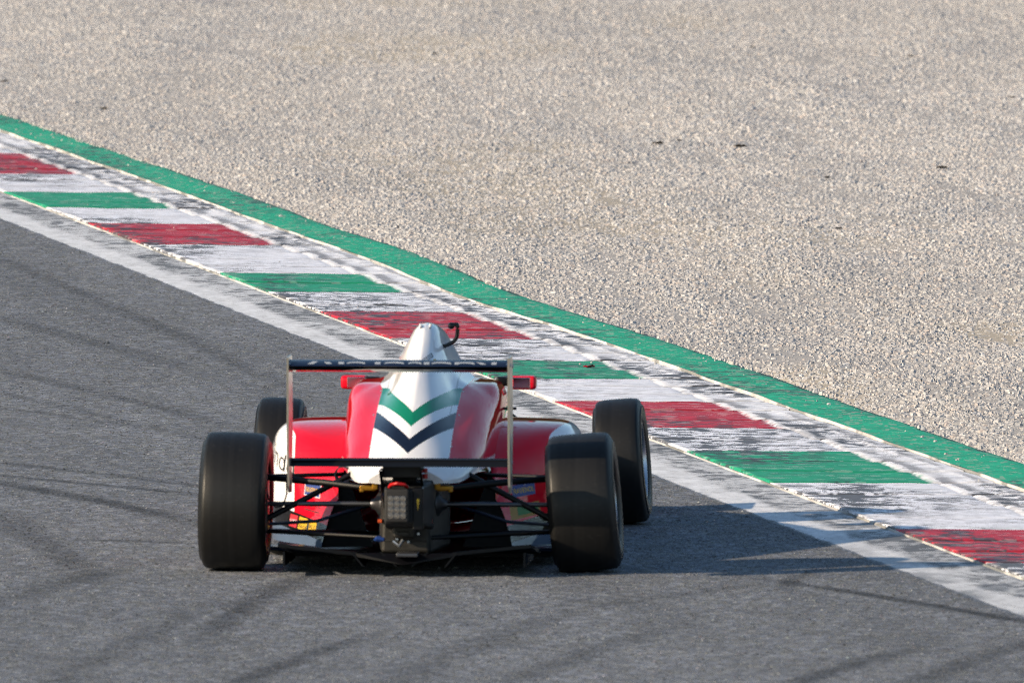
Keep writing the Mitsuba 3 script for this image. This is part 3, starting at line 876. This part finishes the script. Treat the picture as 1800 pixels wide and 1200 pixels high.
def wheel(x, y, r, w, camber, side, steer=0.0):
    """side = +1 for the right-hand wheels; the outer face looks that way."""
    m = trimesh.transformations.translation_matrix((x, y, r + .001)) @ trimesh.transformations.rotation_matrix(steer, [0, 0, 1]) @ trimesh.transformations.rotation_matrix(-camber * side, [0, 1, 0])
    ri = .172
    where = ('front ' if y > 1 else 'rear ') + ('right' if side > 0 else 'left')

    def put(mesh):
        mesh.apply_transform(m)
        return mesh
    k = key_for(f'{CARKEY}__wheel')
    scene_part = part('wheel', put(lathe_x([(-.02 * side, .05), (.03 * side, .055), (.05 * side, .045), (.05 * side, .0001)], 32)), 'dark_metal', label=f'{where} wheel with a black slick tyre')
    sub('tyre', put(lathe_x(tyre_profile(w, r, ri))), 'tread_rubber', scene_part, smooth=50)
    h = w / 2
    rim = [(-h * .86, ri + .010), (-h * .86, ri - .004), (-h * .80, ri - .008), (-h * .4, ri - .022), (h * .3, ri - .024), (h * .7, ri - .008), (h * .80, ri - .006), (h * .86, ri - .002), (h * .86, ri + .010), (h * .82, ri + .004), (-h * .82, ri + .004), (-h * .86, ri + .010)]
    sub('rim', put(lathe_x(rim)), 'rim_metal', scene_part)
    sp = []
    for i in range(10):
        a = i * 2 * math.pi / 10
        s = m3.Manifold.sphere(.009, 8)
        hull = m3.Manifold.batch_hull([s.translate((side * h * .62, 0, .155)), s.translate((side * h * .45, 0, .155)), s.translate((side * .045, .016, .05)), s.translate((side * .03, -.016, .05))])
        q = to_tm(hull)
        q.apply_transform(trimesh.transformations.rotation_matrix(a, [1, 0, 0]))
        sub('spoke', put(q), 'dark_metal', scene_part)
    sub('wheel_nut', put(lathe_x([(side * .045, .03), (side * .075, .028), (side * .08, .02), (side * .08, .0001)], 24)), 'red_strap', scene_part)
    sub('brake_disc', put(lathe_x([(-side * .055, .05), (-side * .055, .128), (-side * .037, .128), (-side * .037, .05), (-side * .055, .05)], 48)), 'dark_metal', scene_part)
    return scene_part


RW, FW = .2875, .270
# the car leans to the right in the corner, so the wheels stand at different angles
wheel(-.727, 0, RW, .284, math.radians(1.7), -1)
wheel(.729, 0, RW, .286, math.radians(4.8), 1)
wheel(-.745, 2.75, FW, .208, math.radians(2.2), -1)
wheel(.742, 2.75, FW, .214, math.radians(4.6), 1, math.radians(-1.2))

# ------------------------------------------------------------------ suspension
for s in (-1, 1):
    part('upright', rbox(s * .615 - .025, s * .615 + .025, -.06, .06, .16, .40, .012), 'dark_metal')
    part('upper_wishbone', cat(tube([(s * .60, 0, .388), (s * .35, -.12, .375), (s * .17, -.20, .360)], [.013, .015, .011], 10, (.8, 1)), tube([(s * .60, .01, .392), (s * .26, .26, .385)], .009, 10)), 'carbon_satin', smooth=50)
    part('lower_wishbone', cat(tube([(s * .61, 0, .165), (s * .10, -.22, .155)], .0095, 10), tube([(s * .61, .01, .165), (s * .14, .30, .135)], .0095, 10)), 'carbon_satin', smooth=50)
    part('pushrod', tube([(s * .60, -.03, .215), (s * .37, .0, .335), (s * .20, .02, .425)], .0125, 10), 'carbon_satin', smooth=50)
    part('toe_link', tube([(s * .60, .11, .185), (s * .40, .16, .195), (s * .15, .2, .27)], .0075, 10), 'navy_paint', smooth=50)
    part('drive_shaft', tube([(s * .60, 0, .278), (s * .145, -.05, .283)], [.0095, .0115], 14), 'dark_metal', smooth=50)
    cv = lathe_x([(0, .02), (s * .012, .05), (s * .03, .056), (s * .04, .05), (s * .055, .028), (s * .075, .018), (s * .075, .0001)], 28)
    cv.apply_translation((s * .085, -.05, .283))
    part('joint_boot', cv, 'dark_metal')
    bk = part('gold_bracket', cat(rbox(s * .16 - .035, s * .16 + .035, -.235, -.205, .350, .372, .005), rbox(s * .13 - .012, s * .13 + .012, -.24, -.21, .355, .385, .004), rbox(s * .185 - .009, s * .185 + .009, -.24, -.21, .345, .360, .003)), 'gold_anodised')
    part('damper', tube([(s * .16, -.05, .40), (s * .13, -.2, .40)], .02, 12), 'black_matt')
    part('front_wishbone', cat(tube([(s * .64, 2.75, .36), (s * .22, 2.55, .37)], .009, 10), tube([(s * .64, 2.75, .36), (s * .19, 2.95, .36)], .009, 10), tube([(s * .64, 2.75, .17), (s * .24, 2.50, .18)], .009, 10), tube([(s * .64, 2.75, .17), (s * .17, 2.98, .22)], .009, 10)), 'carbon_satin', smooth=50)
    part('front_pushrod', tube([(s * .62, 2.74, .19), (s * .20, 2.72, .52)], .010, 10), 'carbon_satin', smooth=50)
part('brake_hose', tube([(-.60, -.02, .36), (-.585, -.06, .30), (-.555, -.08, .268), (-.525, -.07, .275), (-.512, -.04, .32), (-.515, .0, .385)], .0035, 8), 'black_matt', smooth=50)
part('side_antenna', tube([(.33, 1.02, .612), (.385, 1.02, .612)], .006, 8), 'black_matt')

# ------------------------------------------------------------------ rear wing
wing_x = .452
sec_lip = [(-.735, .900), (-.729, .9065), (-.70, .918), (-.66, .922), (-.655, .918), (-.70, .908), (-.728, .897)]
sec_flap = [(-.735, .899), (-.722, .890), (-.70, .881), (-.66, .873), (-.60, .868), (-.54, .870), (-.535, .875), (-.56, .888), (-.60, .896), (-.66, .907), (-.70, .907), (-.728, .8985)]
flap = plate(sec_flap, -wing_x, wing_x, axis='x')
wk = part('rear_wing', flap, 'carbon_gloss', smooth=40, label='black rear wing with white lettering along its trailing edge')
sub('trailing_edge', plate(sec_lip, -wing_x, wing_x, axis='x'), 'navy_paint', wk, smooth=30)
# the foreshortened strokes of the lettering, as they stand: (kind, x0, x1)
U0 = 724.0
def wx(px):
    return (px - 704.5) / 425.0
marks_w = []
for kind, a, b in (('/', 545, 563), ('\\', 574, 588), ('|', 599, 609), ('n', 614, 646), ('|', 663, 673), ('n', 680, 714), ('n', 722, 745), ('|', 749, 759), ('n', 763, 797), ('|', 803, 810), ('n', 808, 838), ('\\', 842, 859), ('|', 868, 877)):
    x0, x1 = wx(a), wx(b)
    w = .020
    if kind == '/':
        poly = [(x0, 0), (x0 + .026, 0), (x1, 1), (x1 - .022, 1)]
    elif kind == '\\':
        poly = [(x0, .8), (x0 + .022, .75), (x1, .05), (x1 - .018, 0)]
    elif kind == '|':
        poly = [(x0, 0), (x1, 0), (x1, .85), (x0, .85)]
    else:
        t = np.linspace(0, 1, 9)
        up = .55 + .38 * np.sin(np.pi * t) ** .6
        lo = .05 + .42 * np.sin(np.pi * t) ** .6
        poly = [(x0 + (x1 - x0) * q, h) for q, h in zip(t, up)] + [(x0 + (x1 - x0) * q, h) for q, h in zip(t[::-1], lo[::-1])]
    marks_w.append(Polygon(poly).buffer(0))
A_, B_ = np.array([-.7295, .9062]), np.array([-.701, .9177])
for pg_ in marks_w:
    m = trimesh.creation.extrude_polygon(pg_, .0012, engine='earcut')
    v = m.vertices.copy()
    d = B_ - A_
    nrm = np.array([-d[1], d[0]]) / np.linalg.norm(d)
    q = A_ + (.12 + .78 * v[:, 1:2]) * d + (v[:, 2:3] + .0002) * nrm
    m.vertices = np.stack([v[:, 0], q[:, 0], q[:, 1]], 1)
    sub('lettering', m, 'pale_print', wk, smooth=False)
for s in (-1, 1):
    prof = [(-.745, .935), (-.56, .935), (-.53, .91), (-.51, .66), (-.55, .40), (-.56, .368), (-.66, .372), (-.70, .40), (-.735, .55)]
    ek = sub('endplate', plate(prof, s * .4565 - .0045, s * .4565 + .0045, axis='x'), 'endplate_gloss', wk, smooth=30)
    for yy, zz in ((-.72, .905), (-.56, .89), (-.60, .495)):
        sub('endplate_screw', tube([(s * .446, yy, zz), (s * .466, yy, zz)], .007, 8), 'steel', wk)
bk = sub('lower_wing', plate([(-.63, .478), (-.62, .5005), (-.60, .512), (-.52, .505), (-.46, .494), (-.46, .487), (-.54, .478)], -wing_x, wing_x, axis='x'), 'carbon_gloss', wk, smooth=40)
scene['endplate_gloss'] = gloss(rgb(.36, .35, .32), .10, 1.5)

# ------------------------------------------------------------------ mirrors, onboard camera
for s in (-1, 1):
    xm = s * .362
    k = part('wing_mirror', rbox(xm - .057, xm + .057, 1.86, 1.95, .636, .695, .014), 'red_paint', label='left red wing mirror' if s < 0 else 'right red wing mirror with dark glass')
    sub('mirror_glass', rbox(xm - .050 + (.022 if s < 0 else 0), xm + .050 - (.018 if s > 0 else 0), 1.8565, 1.862, .643, .689, .002).apply_transform(trimesh.transformations.rotation_matrix(s * math.radians(-5), [0, 0, 1], [xm, 1.858, 0])), 'mirror_glass', k)
    sub('mirror_stalk', cat(tube([(xm - s * .04, 1.90, .665), (s * .26, 1.86, .655), (s * .22, 1.84, .62)], .009, 10), rbox(min(s * .25, s * .315), max(s * .25, s * .315), 1.855, 1.89, .652, .690, .008)), 'carbon_satin', k)
ak = part('onboard_camera', trimesh.creation.icosphere(3, .0145), 'carbon_gloss', smooth=True)
scene[ak] = ply(trimesh.creation.icosphere(3, .0145).apply_translation((.110, 1.0, .962)), 'carbon_gloss', True, to_world=CAR)
arm = PchipInterpolator([0, 1, 2, 3, 4, 5, 6], np.array([(.072, 1.0, .874), (.092, 1.0, .880), (.120, 1.0, .895), (.135, 1.0, .922), (.137, 1.0, .950), (.134, 1.0, .968), (.110, 1.0, .965)]))(np.linspace(0, 6, 30))
sub('camera_arm', tube(arm, .0085, 12), 'carbon_gloss', ak, smooth=50)

# ------------------------------------------------------------------ stickers, laid on the bodywork as thin films
def surf(grid):
    """y on the rear-facing part of a loft from its (x, z)."""
    p = grid.reshape(-1, 3)
    return LinearNDInterpolator(p[:, [0, 2]], p[:, 1])


def film(poly_or_mesh, f, lift):
    m = trimesh.creation.extrude_polygon(poly_or_mesh, .001, engine='earcut') if isinstance(poly_or_mesh, Polygon) else poly_or_mesh
    m = m.copy()
    m = trimesh.Trimesh(*trimesh.remesh.subdivide_to_size(m.vertices, m.faces, .03)[:2], process=False)
    v = m.vertices.copy()
    y = f(v[:, 0], v[:, 1])
    y = np.where(np.isfinite(y), y, np.nanmedian(y))
    m.vertices = np.stack([v[:, 0], y - lift - np.clip(v[:, 2], 0, .001), v[:, 1]], 1)
    return m


def quad(cx, cz, w, h, ang):
    c, s = math.cos(ang), math.sin(ang)
    return Polygon([(cx + a * w * c / 2 - b * h * s / 2, cz + a * w * s / 2 + b * h * c / 2) for a, b in ((-1, -1), (1, -1), (1, 1), (-1, 1))])


def letters(text, cx, cz, w, h, ang, bold=True):
    m = meshkit.text_mesh(text, h, .001, bold)
    lo, hi = m.bounds[0], m.bounds[1]
    v = m.vertices - [(lo[0] + hi[0]) / 2, (lo[1] + hi[1]) / 2, 0]
    v[:, 0] *= w / (hi[0] - lo[0])
    v[:, 1] *= h / (hi[1] - lo[1])
    c, s = math.cos(ang), math.sin(ang)
    m.vertices = np.stack([cx + v[:, 0] * c - v[:, 1] * s, cz + v[:, 0] * s + v[:, 1] * c, v[:, 2]], 1)
    return m


pod_f = {s: surf(pg[:34] * [s, 1, 1]) for s in (-1, 1)}


def sticker(name, s, shapes, label=None):
    """shapes: (polygon or lettering, bsdf) from the bottom layer up, in (x, z) of the left pod's tail; s mirrors the place, not the lettering."""
    base = None
    for i, (sh, b) in enumerate(shapes):
        m = film(sh, pod_f[s], .004 + .003 * i)
        if base is None:
            base = sub(name, m, b, PODS[0 if s < 0 else 1], smooth=False, label=label)
        else:
            sub('print', m, b, PODS[0 if s < 0 else 1], smooth=False)


def px_l(px, py):
    """Left pod tail: where a point of the photograph lies in the car's x and height (the tail is about 0.33 m ahead of the axle)."""
    return (px - 735) / 418.0, (993.5 - py) / 419.0


sticker('oil_sticker', -1, [(quad(-.450, .292, .074, .054, -.12), 'white_print'), (quad(-.450, .293, .068, .048, -.12), 'blue_print'), (letters('RAVENOL', -.450, .292, .062, .022, -.10), 'yellow_print')], 'blue oil sticker with yellow letters')
sticker('oil_sticker', 1, [(quad(.440, .298, .090, .050, .10), 'blue_print'), (letters('RAVENOL', .442, .298, .080, .022, .10), 'yellow_print')], 'blue oil sticker with yellow letters on the shaded pod')
sticker('black_lettering', -1, [(letters('sparco', -.450, .228, .078, .022, -.12), 'black_print'), (quad(-.452, .206, .070, .005, -.16), 'black_print')])
sticker('small_sticker', -1, [(quad(-.538, .156, .036, .052, -.16), 'red_print'), (letters('LUBO', -.538, .154, .031, .017, -.16), 'white_print')], 'small red sticker with white letters')
sticker('yellow_sticker', -1, [(quad(-.494, .148, .040, .052, -.18), 'yellow_print'), (letters('GET', -.494, .156, .034, .015, -.18), 'black_print'), (letters('RACE', -.494, .136, .036, .012, -.18), 'black_print')], 'yellow sticker with black letters')
sticker('yellow_sticker', -1, [(quad(-.449, .136, .034, .050, -.18), 'yellow_print'), (letters('BLT', -.449, .140, .029, .014, -.18), 'black_print')])
sticker('green_sticker', 1, [(quad(.448, .212, .115, .055, .16), 'amber_print'), (quad(.458, .216, .080, .036, .14), 'green_print')], 'green and amber sticker on the shaded pod')

# script along the sunlit flank, seen almost edge-on
flank = surf(pg[:34][:, 24:][..., [1, 0, 2]])          # (y, z) -> x


def flank_film(m, lift):
    v = m.vertices.copy()
    x = flank(v[:, 0], v[:, 1])
    x = np.where(np.isfinite(x), x, .66)
    m = m.copy()
    m.vertices = np.stack([-(x + lift + np.clip(v[:, 2], 0, .001)), v[:, 0], v[:, 1]], 1)
    return m


# (a driver's script, as far as it can be read)
tx = letters('Dindo', 0, 0, .27, .075, 0, False)
tx.vertices = np.stack([.86 - tx.vertices[:, 0], tx.vertices[:, 1] + .412 - .30 * tx.vertices[:, 0], tx.vertices[:, 2]], 1)
sub('flank_lettering', flank_film(tx, .002), 'black_print', PODS[0], smooth=False)

# hoop stickers, on the right of the spine
cover_f = surf(cg[:54])
for shp, b, i in ((quad(.028, .842, .040, .017, .55), 'black_print', 0), (quad(.028, .842, .034, .011, .55), 'white_print', 1), (letters('KIDIX', .028, .842, .028, .007, .55), 'black_print', 2),
                  (quad(.020, .818, .052, .006, .12), 'red_print', 0), (quad(.024, .807, .048, .006, -.06), 'green_print', 0), (quad(.052, .822, .016, .028, -.5), 'yellow_print', 0)):
    sub('hoop_sticker', film(shp, cover_f, .003 + .002 * i), b, ck, smooth=False)
